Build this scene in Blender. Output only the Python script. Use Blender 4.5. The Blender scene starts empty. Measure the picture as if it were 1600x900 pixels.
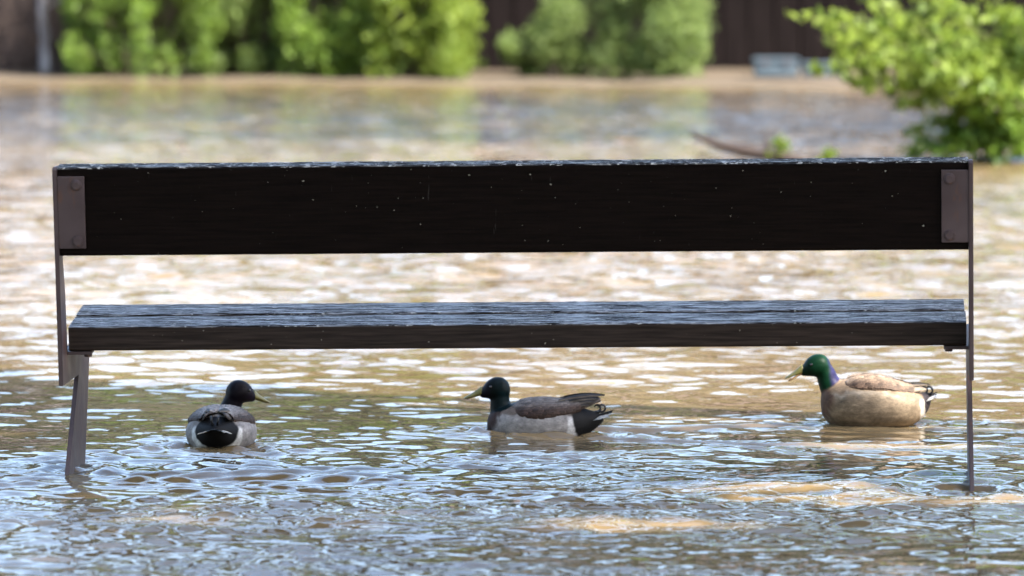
import bpy, bmesh, math, random
import numpy as np
from mathutils import Vector, Matrix, Euler

rnd = random.Random(7)
rng = np.random.default_rng(7)
S = bpy.context.scene
COL = S.collection
R = math.radians

# ------------------------------------------------------------------ camera
FPX, CAM_H = 10830.0, 1.58                      # focal length in 1600-wide pixels, lens height above the water
PITCH, ROLL = math.atan(600 / FPX), R(0.30)
cam_d = bpy.data.cameras.new('camera')
cam = bpy.data.objects.new('camera', cam_d); COL.objects.link(cam)
F = Vector((0, math.cos(PITCH), -math.sin(PITCH)))
R0 = Vector((1, 0, 0)); U0 = R0.cross(F)
RT = R0 * math.cos(ROLL) + U0 * math.sin(ROLL)
UP = RT.cross(F)
cam.matrix_world = Matrix(((RT.x, UP.x, -F.x, 0), (RT.y, UP.y, -F.y, 0), (RT.z, UP.z, -F.z, CAM_H), (0, 0, 0, 1)))
cam_d.sensor_width = 36; cam_d.lens = 36 * FPX / 1600
cam_d.clip_start = 0.1; cam_d.clip_end = 3000
cam_d.dof.use_dof = True; cam_d.dof.focus_distance = 19.7; cam_d.dof.aperture_fstop = 4.7
S.camera = cam

def P(u, v, D):
    """world point that stands at distance D along y and is seen at photo pixel (u, v)"""
    d = F + RT * ((u - 800) / FPX) + UP * ((450 - v) / FPX)
    return Vector((0, 0, CAM_H)) + d * (D / d.y)

# ------------------------------------------------------------------ light
SUN_EL, SUN_AZ = R(47), R(124)                   # azimuth from +y towards +x
SD = Vector((math.sin(SUN_AZ) * math.cos(SUN_EL), math.cos(SUN_AZ) * math.cos(SUN_EL), math.sin(SUN_EL)))
W = bpy.data.worlds.new('World'); S.world = W; W.use_nodes = True
wn = W.node_tree.nodes; wl = W.node_tree.links
sky = wn.new('ShaderNodeTexSky'); sky.sky_type = 'NISHITA'; sky.sun_disc = False
sky.sun_elevation = SUN_EL; sky.sun_rotation = SUN_AZ
sky.air_density = 1.0; sky.dust_density = 2.6; sky.ozone_density = 1.0
wl.new(sky.outputs[0], wn['Background'].inputs[0]); wn['Background'].inputs[1].default_value = 0.15
sun_d = bpy.data.lights.new('sun', 'SUN'); sun_d.energy = 5.0; sun_d.angle = R(0.53); sun_d.color = (1.0, 0.94, 0.84)
sun = bpy.data.objects.new('sun', sun_d); COL.objects.link(sun)
sun.rotation_euler = SD.to_track_quat('Z', 'Y').to_euler()
S.view_settings.view_transform = 'Standard'; S.view_settings.look = 'None'
S.view_settings.exposure = 2.3; S.view_settings.gamma = 1.0
S.cycles.use_denoising = True
S.cycles.max_bounces = 6; S.cycles.diffuse_bounces = 3; S.cycles.glossy_bounces = 3; S.cycles.transmission_bounces = 3
S.cycles.caustics_reflective = False; S.cycles.caustics_refractive = False
S.cycles.sample_clamp_indirect = 6

# ------------------------------------------------------------------ helpers
def tag(o, label=None, cat=None, group=None, kind=None):
    if label: o['label'] = label
    if cat: o['category'] = cat
    if group: o['group'] = group
    if kind: o['kind'] = kind
    return o

def link(name, me, mat=None, parent=None):
    o = bpy.data.objects.new(name, me); COL.objects.link(o)
    if mat is not None and not me.materials:
        for m in (mat if isinstance(mat, (list, tuple)) else [mat]): me.materials.append(m)
    if parent is not None: o.parent = parent
    return o

def empty(name, loc=(0, 0, 0), rz=0):
    o = bpy.data.objects.new(name, None); COL.objects.link(o)
    o.location = loc; o.rotation_euler = (0, 0, rz); o.empty_display_size = 0.1
    return o

def np_mesh(name, V, Fq, smooth=False):
    V = np.asarray(V, np.float32); Fq = np.asarray(Fq, np.int32); k = Fq.shape[1]
    me = bpy.data.meshes.new(name)
    me.vertices.add(len(V)); me.vertices.foreach_set('co', V.ravel())
    me.loops.add(Fq.size); me.loops.foreach_set('vertex_index', Fq.ravel())
    me.polygons.add(len(Fq)); me.polygons.foreach_set('loop_start', np.arange(0, Fq.size, k, dtype=np.int32))
    me.polygons.foreach_set('use_smooth', np.full(len(Fq), smooth))
    me.update(calc_edges=True); me.validate()
    return me

def set_col(me, C, name='Col'):
    a = me.attributes.new(name, 'FLOAT_COLOR', 'POINT')
    C = np.asarray(C, np.float32)
    if C.shape[1] == 3: C = np.c_[C, np.ones(len(C), np.float32)]
    a.data.foreach_set('color', C.ravel())

def bm_mesh(name, bm, smooth=False):
    me = bpy.data.meshes.new(name)
    bmesh.ops.recalc_face_normals(bm, faces=bm.faces[:])
    bm.to_mesh(me); bm.free()
    if smooth: me.polygons.foreach_set('use_smooth', [True] * len(me.polygons))
    return me

def box(name, x0, x1, y0, y1, z0, z1, bev=0.0, seg=2):
    bm = bmesh.new(); bmesh.ops.create_cube(bm, size=1)
    for v in bm.verts:
        v.co = Vector(((x0 + x1) / 2 + v.co.x * (x1 - x0), (y0 + y1) / 2 + v.co.y * (y1 - y0), (z0 + z1) / 2 + v.co.z * (z1 - z0)))
    if bev: bmesh.ops.bevel(bm, geom=bm.edges[:], offset=bev, segments=seg, affect='EDGES', profile=0.6)
    return bm_mesh(name, bm)

def prism(name, pts, x0, x1, bev=0.0):
    """polygon in (y, z) extruded along x"""
    bm = bmesh.new()
    a = [bm.verts.new((x0, y, z)) for y, z in pts]; b = [bm.verts.new((x1, y, z)) for y, z in pts]
    bm.faces.new(a); bm.faces.new(b[::-1]); n = len(pts)
    for i in range(n): bm.faces.new((a[i], a[(i + 1) % n], b[(i + 1) % n], b[i]))
    if bev: bmesh.ops.bevel(bm, geom=bm.edges[:], offset=bev, segments=2, affect='EDGES')
    return bm_mesh(name, bm)

def tube_np(path, radii, n=8, flat=1.0):
    path = [Vector(p) for p in path]; V = []; Q = []
    up = Vector((0, 0, 1)); prev = None
    for i, p in enumerate(path):
        t = (path[min(i + 1, len(path) - 1)] - path[max(i - 1, 0)]).normalized()
        if prev is None:
            a = t.cross(up)
            if a.length < 1e-3: a = t.cross(Vector((1, 0, 0)))
        else: a = prev - t * prev.dot(t)
        a.normalize(); b = t.cross(a); prev = a
        for k in range(n):
            an = 2 * math.pi * k / n
            V.append(p + a * (radii[i] * math.cos(an)) + b * (radii[i] * flat * math.sin(an)))
    for i in range(len(path) - 1):
        for k in range(n):
            Q.append((i * n + k, i * n + (k + 1) % n, (i + 1) * n + (k + 1) % n, (i + 1) * n + k))
    m = len(V); V.append(path[0]); V.append(path[-1]); e = (len(path) - 1) * n
    for k in range(n):
        Q.append((m, (k + 1) % n, k, k)); Q.append((m + 1, e + k, e + (k + 1) % n, e + (k + 1) % n))
    return [tuple(v) for v in V], Q

def poly_mesh(name, V, Q, smooth=True):
    me = bpy.data.meshes.new(name)
    fs = []
    for q in Q:
        q2 = []
        for i in q:
            if i not in q2: q2.append(i)
        fs.append(q2)
    me.from_pydata([tuple(v) for v in V], [], fs); me.update()
    if smooth: me.polygons.foreach_set('use_smooth', [True] * len(me.polygons))
    return me

class Tubes:
    def __init__(s): s.V = []; s.Q = []
    def add(s, path, radii, n=7, flat=1.0):
        v, q = tube_np(path, radii, n, flat); o = len(s.V)
        s.V += v; s.Q += [tuple(i + o for i in f) for f in q]
    def build(s, name, mat, parent=None): return link(name, poly_mesh(name, s.V, s.Q), mat, parent)

def crv(pts, n):
    """Catmull-Rom through rows of numbers"""
    A = np.asarray(pts, float); A = np.vstack([2 * A[0] - A[1], A, 2 * A[-1] - A[-2]]); out = []
    m = len(A) - 3
    for i in range(n):
        s = i / (n - 1) * m; k = min(int(s), m - 1); t = s - k
        p0, p1, p2, p3 = A[k:k + 4]
        out.append(0.5 * (2 * p1 + (p2 - p0) * t + (2 * p0 - 5 * p1 + 4 * p2 - p3) * t * t + (3 * p1 - p0 - 3 * p2 + p3) * t ** 3))
    return np.array(out)

# ------------------------------------------------------------------ materials
class NB:
    def __init__(s, name):
        s.m = bpy.data.materials.new(name); s.m.use_nodes = True
        s.t = s.m.node_tree; s.b = s.t.nodes['Principled BSDF']; s.out = s.t.nodes['Material Output']
    def n(s, typ, ins=None, **kw):
        x = s.t.nodes.new(typ)
        for k, v in kw.items(): setattr(x, k, v)
        for k, v in (ins or {}).items():
            if hasattr(v, 'links') or isinstance(v, bpy.types.NodeSocket): s.t.links.new(v, x.inputs[k])
            else: x.inputs[k].default_value = v
        return x
    def l(s, a, b): s.t.links.new(a, b)
    def coord(s, which='Object', scale=(1, 1, 1), loc=(0, 0, 0), rot=(0, 0, 0)):
        c = s.n('ShaderNodeTexCoord')
        return s.n('ShaderNodeMapping', {'Vector': c.outputs[which], 'Scale': scale, 'Location': loc, 'Rotation': rot}).outputs[0]
    def noise(s, vec, scale=5, detail=4, rough=0.55, dist=0.0):
        return s.n('ShaderNodeTexNoise', {'Vector': vec, 'Scale': scale, 'Detail': detail, 'Roughness': rough, 'Distortion': dist}).outputs[0]
    def ramp(s, fac, stops, interp='LINEAR'):
        r = s.n('ShaderNodeValToRGB', {'Fac': fac}); e = r.color_ramp.elements; r.color_ramp.interpolation = interp
        while len(e) < len(stops): e.new(0.5)
        for i, (p, c) in enumerate(stops):
            e[i].position = p; e[i].color = (c, c, c, 1) if isinstance(c, (int, float)) else (*c, 1)
        return r.outputs[0]
    def mix(s, fac, a, b, blend='MIX'):
        x = s.n('ShaderNodeMix', data_type='RGBA', blend_type=blend)
        for k, v in ((0, fac), (6, a), (7, b)):
            if isinstance(v, bpy.types.NodeSocket): s.l(v, x.inputs[k])
            elif k == 0: x.inputs[0].default_value = v
            else: x.inputs[k].default_value = (*v, 1)
        return x.outputs[2]
    def math(s, op, a, b=0.0, clamp=False):
        x = s.n('ShaderNodeMath', operation=op, use_clamp=clamp)
        for k, v in ((0, a), (1, b)):
            if isinstance(v, bpy.types.NodeSocket): s.l(v, x.inputs[k])
            else: x.inputs[k].default_value = v
        return x.outputs[0]
    def bump(s, h, strength=0.3, dist=0.01, normal=None):
        x = s.n('ShaderNodeBump', {'Height': h, 'Strength': strength, 'Distance': dist})
        if normal is not None: s.l(normal, x.inputs['Normal'])
        return x.outputs[0]
    def set(s, **kw):
        for k, v in kw.items():
            k = {'base': 'Base Color', 'rough': 'Roughness', 'spec': 'Specular IOR Level', 'normal': 'Normal', 'metal': 'Metallic', 'ior': 'IOR',
                 'coat': 'Coat Weight', 'coatr': 'Coat Roughness'}[k]
            if isinstance(v, bpy.types.NodeSocket): s.l(v, s.b.inputs[k])
            elif k == 'Base Color': s.b.inputs[k].default_value = (*v, 1)
            else: s.b.inputs[k].default_value = v
        return s.m

def mat_plank_side(name, base, fleck, spec):
    b = NB(name); c = b.coord()
    g = b.noise(b.coord(scale=(2, 40, 40)), 3, 5)
    col = b.mix(b.ramp(g, [(0.35, 0.0), (0.75, 1.0)]), base, tuple(x * 3.4 for x in base))
    cw = b.n('ShaderNodeVectorMath', {0: c, 1: b.n('ShaderNodeVectorMath', {0: b.n('ShaderNodeTexNoise', {'Vector': c, 'Scale': 160.0}).outputs[1], 1: (0.009, 0.009, 0.009)}, operation='MULTIPLY').outputs[0]}, operation='ADD').outputs[0]
    sp = b.n('ShaderNodeTexVoronoi', {'Vector': cw, 'Scale': 75.0, 'Randomness': 1.0})
    seed = b.n('ShaderNodeTexWhiteNoise', {'Vector': sp.outputs['Position']}).outputs[0]
    rad = b.math('MULTIPLY', b.math('POWER', seed, 9.0), 0.19)
    dots = b.math('LESS_THAN', sp.outputs['Distance'], rad)
    patch = b.ramp(b.noise(b.coord(scale=(5, 9, 9)), 3, 3), [(0.42, 0.0), (0.6, 1.0)])
    col = b.mix(b.math('MULTIPLY', b.math('MULTIPLY', dots, patch), fleck), col, (0.33, 0.30, 0.26))
    scr = b.ramp(b.noise(b.coord(scale=(30, 2, 3), rot=(0, 0.35, 0)), 4, 2, 0.5, 1.5), [(0.735, 0.0), (0.77, 1.0)])
    col = b.mix(b.math('MULTIPLY', scr, 0.10 * fleck), col, (0.25, 0.22, 0.2))
    return b.set(base=col, rough=b.ramp(g, [(0.2, 0.5), (0.8, 0.7)]), spec=spec, normal=b.bump(g, 0.25, 0.003))

def mat_plank_top(name, pale, amount, cut, flk, spec):
    b = NB(name)
    g = b.noise(b.coord(scale=(3.5, 60, 60)), 3.0, 7, 0.68, 0.4)
    g2 = b.noise(b.coord(scale=(7, 120, 120)), 2.0, 4, 0.6)
    big = b.noise(b.coord(scale=(1.5, 8, 8)), 2.0, 3)
    f = b.math('ADD', b.math('MULTIPLY', g, 0.75), b.math('MULTIPLY', big, 0.35))
    worn = b.ramp(f, [(amount, 0.0), (amount + 0.09, 1.0)])
    wood = b.mix(g2, (0.05, 0.045, 0.045), pale)
    col = b.mix(worn, (0.012, 0.009, 0.009), wood)
    crack = b.ramp(b.noise(b.coord(scale=(3.2, 75, 75), loc=(3, 1, 2)), 3.2, 6, 0.7, 0.5), [(cut, 0.0), (cut + 0.07, 1.0)])
    col = b.mix(crack, (0.006, 0.005, 0.005), col)
    fl = b.ramp(b.noise(b.coord(scale=(22, 40, 40)), 2.4, 3, 0.6, 0.6), [(flk, 0.0), (flk + .04, 1.0)])
    col = b.mix(b.math('MULTIPLY', fl, 0.7), col, (0.5, 0.48, 0.45))
    rough = b.ramp(crack, [(0.0, 0.85), (1.0, 0.32)])
    h = b.math('ADD', b.math('MULTIPLY', g, 0.8), b.math('MULTIPLY', g2, 0.3))
    return b.set(base=col, rough=rough, spec=b.ramp(crack, [(0.0, 0.02), (1.0, spec)]), normal=b.bump(h, 0.6, 0.004))

def mat_metal():
    b = NB('painted_steel'); n1 = b.noise(b.coord(), 9, 5); n2 = b.noise(b.coord(), 70, 3)
    col = b.mix(b.ramp(n1, [(0.3, 0.0), (0.7, 1.0)]), (0.046, 0.032, 0.034), (0.072, 0.052, 0.055))
    col = b.mix(b.ramp(b.noise(b.coord(scale=(1, 1, 0.4)), 22, 4), [(0.60, 0.0), (0.68, 0.7)]), col, (0.10, 0.045, 0.025))
    return b.set(base=col, rough=b.ramp(n1, [(0.3, 0.38), (0.7, 0.55)]), spec=0.25, normal=b.bump(n2, 0.12, 0.002))

def mat_water():
    b = NB('muddy_water')
    big = b.noise(b.coord(scale=(0.5, 0.22, 1)), 1.6, 4, 0.6, 0.8)
    col = b.mix(b.ramp(big, [(0.3, 0.0), (0.7, 1.0)]), (0.100, 0.069, 0.034), (0.145, 0.104, 0.055))
    r1 = b.noise(b.coord(scale=(0.40, 0.5, 1)), 14, 2.5, 0.55, 0.4)
    r2 = b.noise(b.coord(scale=(0.55, 0.6, 1), rot=(0, 0, 0.12)), 34, 1, 0.5, 0.3)
    amp = b.n('ShaderNodeAttribute', attribute_name='Ripple').outputs['Fac']
    swell = b.n('ShaderNodeAttribute', attribute_name='Swell').outputs['Fac']
    r3 = b.noise(b.coord(scale=(0.16, 0.8, 1)), 7.0, 2.0, 0.5, 0.5)
    n0 = b.bump(b.math('MULTIPLY', r3, swell), 1.0, 0.045)
    n1 = b.bump(b.math('MULTIPLY', r1, amp), 1.0, 0.020, n0)
    n2 = b.bump(b.math('MULTIPLY', r2, amp), 0.85, 0.005, n1)
    return b.set(base=col, rough=0.015, ior=1.333, spec=0.5, normal=n2)

def mat_leaf(name, dark, light, trans=0.55):
    b = NB(name)
    a = b.n('ShaderNodeAttribute', attribute_name='Col').outputs[0]
    sep = b.n('ShaderNodeSeparateColor', {'Color': a}).outputs[0]
    col = b.mix(sep, dark, light); b.set(base=col, rough=0.5, spec=0.35)
    tr = b.n('ShaderNodeBsdfTranslucent', {'Color': b.mix(0.5, col, light)})
    mx = b.n('ShaderNodeMixShader', {0: trans, 1: b.b.outputs[0], 2: tr.outputs[0]})
    b.l(mx.outputs[0], b.out.inputs[0]); return b.m

def mat_noise(name, c1, c2, scale=6, rough=0.8, bump=0.3, cs=(1, 1, 1), dist=0.01, spec=0.3):
    b = NB(name); n = b.noise(b.coord(scale=cs), scale, 6, 0.6)
    return b.set(base=b.mix(b.ramp(n, [(0.3, 0.0), (0.7, 1.0)]), c1, c2), rough=rough, spec=spec, normal=b.bump(n, bump, dist))

def mat_feather(name, rough=0.65, spec=0.12, sheen=0.0, bscale=(60, 160, 160), bstr=0.25):
    b = NB(name)
    a = b.n('ShaderNodeAttribute', attribute_name='Col').outputs[0]
    n = b.noise(b.coord(scale=bscale), 1.6, 4, 0.6, 0.5); n2 = b.noise(b.coord(), 26, 3)
    k = b.ramp(n, [(0.25, 0.62), (0.75, 1.32)]); k2 = b.ramp(n2, [(0.3, 0.78), (0.7, 1.2)])
    vo = b.n('ShaderNodeTexVoronoi', {'Vector': b.coord(scale=(0.6, 1, 1)), 'Scale': 75.0}, feature='SMOOTH_F1').outputs['Distance']
    k2 = b.mix(1.0, k2, b.ramp(vo, [(0.15, 1.12), (0.75, 0.72)]), 'MULTIPLY')
    col = b.mix(1.0, b.mix(1.0, a, k, 'MULTIPLY'), k2, 'MULTIPLY')
    b.set(base=col, rough=rough, spec=spec, normal=b.bump(n, bstr, 0.004))
    return b.m

M = dict(
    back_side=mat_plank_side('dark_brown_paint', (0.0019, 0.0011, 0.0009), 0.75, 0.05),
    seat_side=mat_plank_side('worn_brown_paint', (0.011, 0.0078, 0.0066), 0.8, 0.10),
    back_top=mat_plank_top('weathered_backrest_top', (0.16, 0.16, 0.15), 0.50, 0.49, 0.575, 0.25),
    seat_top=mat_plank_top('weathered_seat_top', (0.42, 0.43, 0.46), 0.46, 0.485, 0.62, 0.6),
    steel=mat_metal(), water=mat_water(),
    leaf_a=mat_leaf('leaf_fresh_green', (0.070, 0.125, 0.022), (0.20, 0.30, 0.050)),
    leaf_b=mat_leaf('leaf_yellow_green', (0.075, 0.125, 0.018), (0.22, 0.29, 0.042)),
    leaf_c=mat_leaf('leaf_willow', (0.085, 0.13, 0.04), (0.21, 0.28, 0.080)),
    leaf_d=mat_leaf('leaf_deep_green', (0.045, 0.10, 0.014), (0.17, 0.26, 0.032)),
    leaf_e=mat_leaf('leaf_dark_olive', (0.012, 0.018, 0.007), (0.035, 0.045, 0.018), 0.25),
    forest_floor=mat_noise('forest_floor', (0.012, 0.012, 0.006), (0.03, 0.028, 0.014), 0.2, 0.95, 0.3),
    bark=mat_noise('bark', (0.045, 0.032, 0.024), (0.11, 0.085, 0.065), 14, 0.9, 0.6, (1, 1, 0.25)),
    pale_bark=mat_noise('pale_bark', (0.16, 0.15, 0.15), (0.36, 0.34, 0.34), 9, 0.85, 0.4, (1, 1, 0.4)),
    twig=mat_noise('dry_twig', (0.06, 0.042, 0.035), (0.13, 0.095, 0.08), 12, 0.9, 0.3),
    log=mat_noise('wet_wood', (0.008, 0.004, 0.0028), (0.024, 0.012, 0.008), 10, 0.55, 0.6, (1, 4, 4)),
    board=mat_noise('dark_board', (0.004, 0.0030, 0.0031), (0.0105, 0.0078, 0.0076), 7, 0.9, 0.4, (3, 3, 0.3), spec=0.03),
    roof=mat_noise('roof_sheet', (0.04, 0.03, 0.028), (0.07, 0.05, 0.045), 5, 0.7, 0.3),
    mud=mat_noise('mud', (0.058, 0.043, 0.028), (0.088, 0.068, 0.046), 2.2, 0.7, 0.5, (1, 1, 1), 0.05),
    crate=mat_noise('pale_blue_plastic', (0.036, 0.054, 0.070), (0.058, 0.078, 0.095), 6, 0.5, 0.1),
    feather=mat_feather('feathers'), wing=mat_feather('wing_feathers', 0.55, 0.15, 0, (25, 170, 170), 0.4),
    gloss=mat_feather('glossy_head_feathers', 0.42, 0.07, 0, (220, 220, 220), 0.12),
)

# ------------------------------------------------------------------ terrain and river
DUCKS = []   # (x, y, heading vector, half length, half width) filled below, used by the water too
D1 = P(345, 693, 20.2); D2 = P(850, 680, 20.6); D3 = P(1370, 660, 21.1)
def on_water(u, D):
    p = P(u, 450, D); return Vector((p.x, D, 0))
D1, D2, D3 = on_water(346, 20.25), on_water(846, 20.7), on_water(1368, 21.05)
D1.z, D2.z = -.006, -.010

def vnoise(x, y, seed, cell):
    """smooth value noise on arrays"""
    g = np.random.default_rng(seed).random((128, 128)) * 2 - 1
    fx, fy = x / cell, y / cell; ix, iy = np.floor(fx).astype(int), np.floor(fy).astype(int)
    tx, ty = fx - ix, fy - iy; tx = tx * tx * (3 - 2 * tx); ty = ty * ty * (3 - 2 * ty)
    a, b = g[ix % 128, iy % 128], g[(ix + 1) % 128, iy % 128]; c, d = g[ix % 128, (iy + 1) % 128], g[(ix + 1) % 128, (iy + 1) % 128]
    return (a * (1 - tx) + b * tx) * (1 - ty) + (c * (1 - tx) + d * tx) * ty

def sstep(a, b, x):
    t = np.clip((x - a) / (b - a), 0, 1); return t * t * (3 - 2 * t)

def build_water():
    def graded(lo, a, b, hi, st, grow):
        c = list(np.arange(a, b, st)); d = st; y = b
        while y < hi: c.append(y); d *= grow; y += d
        c.append(hi); d = st; y = a
        left = []
        while y > lo:
            d *= grow; y -= d; left.append(max(y, lo))
        return np.array(sorted(set(np.round(left + c, 5))))
    xs = graded(-160, -2.55, 2.55, 160, 0.0125, 1.16)
    ys = graded(-60, 15.6, 25.5, 63.6, 0.0125, 1.0085 if False else 1.012)
    # rows nearer than the dense patch may grow faster
    ys = np.concatenate([np.array([-60, -40, -25, -15, -8, -3, 0, 2, 4, 6, 8, 9.5, 10.7, 11.7, 12.5]), ys[ys > 12.9]])
    X, Y = np.meshgrid(xs, ys); x, y = X.ravel(), Y.ravel()
    wx = x + 0.10 * vnoise(x, y, 1, 0.45) + 0.03 * vnoise(x, y, 2, 0.16)
    wy = y + 0.13 * vnoise(x, y, 3, 0.5) + 0.035 * vnoise(x, y, 4, 0.17)
    r = np.random.default_rng(3)
    def waves(n, lx0, lx1, ly0, ly1, slope):
        h = np.zeros_like(x)
        for i in range(n):
            kx = 2 * math.pi / (lx0 * (lx1 / lx0) ** r.random()) * r.choice((-1, 1)); ky = 2 * math.pi / (ly0 * (ly1 / ly0) ** r.random())
            h += math.sqrt(2.0 / n) * slope / ky * np.cos(kx * wx + ky * wy + r.random() * 6.283)
        return h
    long = waves(10, 0.8, 3.0, 0.9, 2.2, 0.017)
    mid = waves(40, 0.24, 1.0, 0.20, 0.52, 0.080)
    fine = waves(48, 0.13, 0.50, 0.075, 0.19, 0.11)
    # where the current breaks over the flooded bank it is rough, further out it runs smoother
    n_big = vnoise(x, y, 11, 1.3) + 0.5 * vnoise(x, y, 12, 0.55)
    rough = 1 - sstep(19.6, 20.6, y + 0.45 * n_big - 0.25 * np.clip(x, -2, 2))
    near = 1 - sstep(16.6, 17.9, y + 0.5 * n_big)
    far = sstep(23.5, 30, y)
    n_mid = vnoise(x, y, 21, 0.42)
    a_mid = 0.25 + 0.62 * rough * (0.6 + 0.7 * n_mid) + 0.25 * sstep(21.8, 23.5, y) + 0.10 * sstep(23.5, 26, y) - 0.28 * near * rough + 0.35 * far
    a_fine = 0.17 + 0.80 * rough * np.clip(0.5 + 0.8 * vnoise(x, y, 22, 0.7), 0.05, 1.2) + 0.2 * far
    dist = np.maximum(1.0, np.abs(x) / 2.6)
    fade = 1 / dist ** 2
    fine_fade = fade * (1 - sstep(26, 30, y)) * sstep(13, 15, y)
    mid_fade = fade * (1 - sstep(50, 62, y)) * sstep(9, 13, y)
    h = long * (1 - sstep(57, 63, y)) + mid * a_mid * mid_fade + fine * a_fine * fine_fade
    # sharper crests
    h = h + 9.0 * np.where(h > 0, h * h, -0.35 * h * h)
    DUCK_D = []
    # rings, bow waves and wakes of the three ducks
    for (c, hd, hl, hw, amp, bow) in ((D1, Vector((0.08, 1)), .17, .105, .006, 0.3), (D2, Vector((-1, 0.02)), .17, .10, .010, 1.0), (D3, Vector((-1, -0.06)), .16, .11, .005, 0.15)):
        hd = hd.normalized(); fx = (x - c.x) * hd.x + (y - c.y) * hd.y; fy = -(x - c.x) * hd.y + (y - c.y) * hd.x
        q = np.sqrt((fx / hl) ** 2 + (fy / hw) ** 2) + 1e-6
        d = (q - 1) * hw; DUCK_D.append(d)
        ring = np.where(d > 0, np.exp(-d / 0.16), np.exp(d / 0.05))
        calm = np.exp(-np.clip(d, 0, 9) ** 2 / 0.05 ** 2)
        h *= 1 - 0.2 * calm; h += fine * fine_fade * 0.9 * np.exp(-np.clip(d, 0, 9) / 0.12)
        h += 0.45 * amp * ring * np.cos(2 * math.pi * np.clip(d, -0.02, 9) / 0.085 + 1.5 * vnoise(x, y, 31, 0.2))
        # V wake behind
        b_ = -fx - hl * 0.2
        for sgn in (-1, 1):
            w = np.exp(-((fy * sgn - (hw * 0.9 + 0.36 * np.clip(b_, 0, 9))) / 0.06) ** 2) * sstep(-.1, .15, b_) * np.exp(-np.clip(b_, 0, 9) / 0.9)
            h += amp * 1.4 * w * np.cos(2 * math.pi * (fy * sgn - 0.36 * b_) / 0.11)
        bw = np.exp(-((fx - hl * 1.12) / 0.055) ** 2 - (fy / 0.085) ** 2)
        h += bow * 0.009 * bw * (0.5 + 1.2 * vnoise(x, y, 32, 0.035))
        if bow > 0.5:
            bw = np.exp(-((fx - hl * 0.45) / 0.09) ** 2 - ((np.abs(fy) - hw * 1.25) / 0.03) ** 2)
            h += 0.010 * bw * (0.4 + 1.2 * vnoise(x, y, 33, 0.04))
    # humps where the current piles up at the two bench legs
    for (u, D, k) in ((112, 19.25, .6), (1519, 18.85, -1.1)):
        c = on_water(u, D); d = np.hypot((x - c.x), (y - c.y) * 0.8)
        h += k * 0.013 * np.exp(-(d / 0.11) ** 2) + 0.008 * np.exp(-d / 0.2) * np.cos(d / 0.105 * 6.283)
    ripple = 0.14 + 0.95 * rough * np.clip(0.5 + 0.8 * vnoise(x, y, 24, 0.6), 0.05, 1.2) + 0.12 * sstep(22.5, 25, y)
    for dd in DUCK_D: ripple += 1.3 * np.exp(-np.clip(dd, 0, 9) / 0.09)
    nx, ny = len(xs), len(ys)
    i = np.arange((ny - 1) * (nx - 1)); rr, cc = i // (nx - 1), i % (nx - 1); a = rr * nx + cc
    me = np_mesh('river_water', np.c_[x, y, h], np.c_[a, a + 1, a + nx + 1, a + nx], True)
    sw = me.attributes.new('Swell', 'FLOAT', 'POINT'); sw.data.foreach_set('value', (0.22 * sstep(22, 24.5, y) + 1.1 * sstep(24, 33, y)).astype(np.float32))
    at = me.attributes.new('Ripple', 'FLOAT', 'POINT'); at.data.foreach_set('value', ripple.astype(np.float32))
    o = link('river_water', me, M['water'])
    tag(o, 'muddy brown flood water of the river, rippled and glinting', 'water', kind='structure')
build_water()

def build_ground():
    xs = np.concatenate([np.linspace(-400, -14, 30), np.linspace(-13, 13, 105), np.linspace(14, 400, 30)])
    ys = np.concatenate([np.linspace(-300, -8, 24), np.linspace(-6, 54, 41), np.linspace(54.4, 72, 70), np.linspace(73, 900, 40)])
    X, Y = np.meshgrid(xs, ys); x, y = X.ravel(), Y.ravel()
    edge = 61.3 + 0.5 * vnoise(x, y, 41, 2.1) + 0.22 * vnoise(x, y, 42, 0.6)
    z = -0.35 + 0.36 * sstep(-2.5, 0.0, y - edge) + 0.02 * sstep(0, 3, y - edge) + 0.5 * sstep(9, 14, y - edge) + 0.03 * vnoise(x, y, 43, 0.5) * sstep(-1, 2, y - edge)
    z = z + 2.5 * sstep(75, 300, y) + (0.5 * sstep(-2, 2, -y)) + 1.2 * sstep(4, 60, -y)
    nx = len(xs); i = np.arange((len(ys) - 1) * (nx - 1)); rr, cc = i // (nx - 1), i % (nx - 1); a = rr * nx + cc
    o = link('ground', np_mesh('ground', np.c_[x, y, z], np.c_[a, a + 1, a + nx + 1, a + nx], True), M['mud'])
    tag(o, 'pale mud of the flooded river bed and banks', 'ground', kind='structure')
build_ground()

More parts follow.
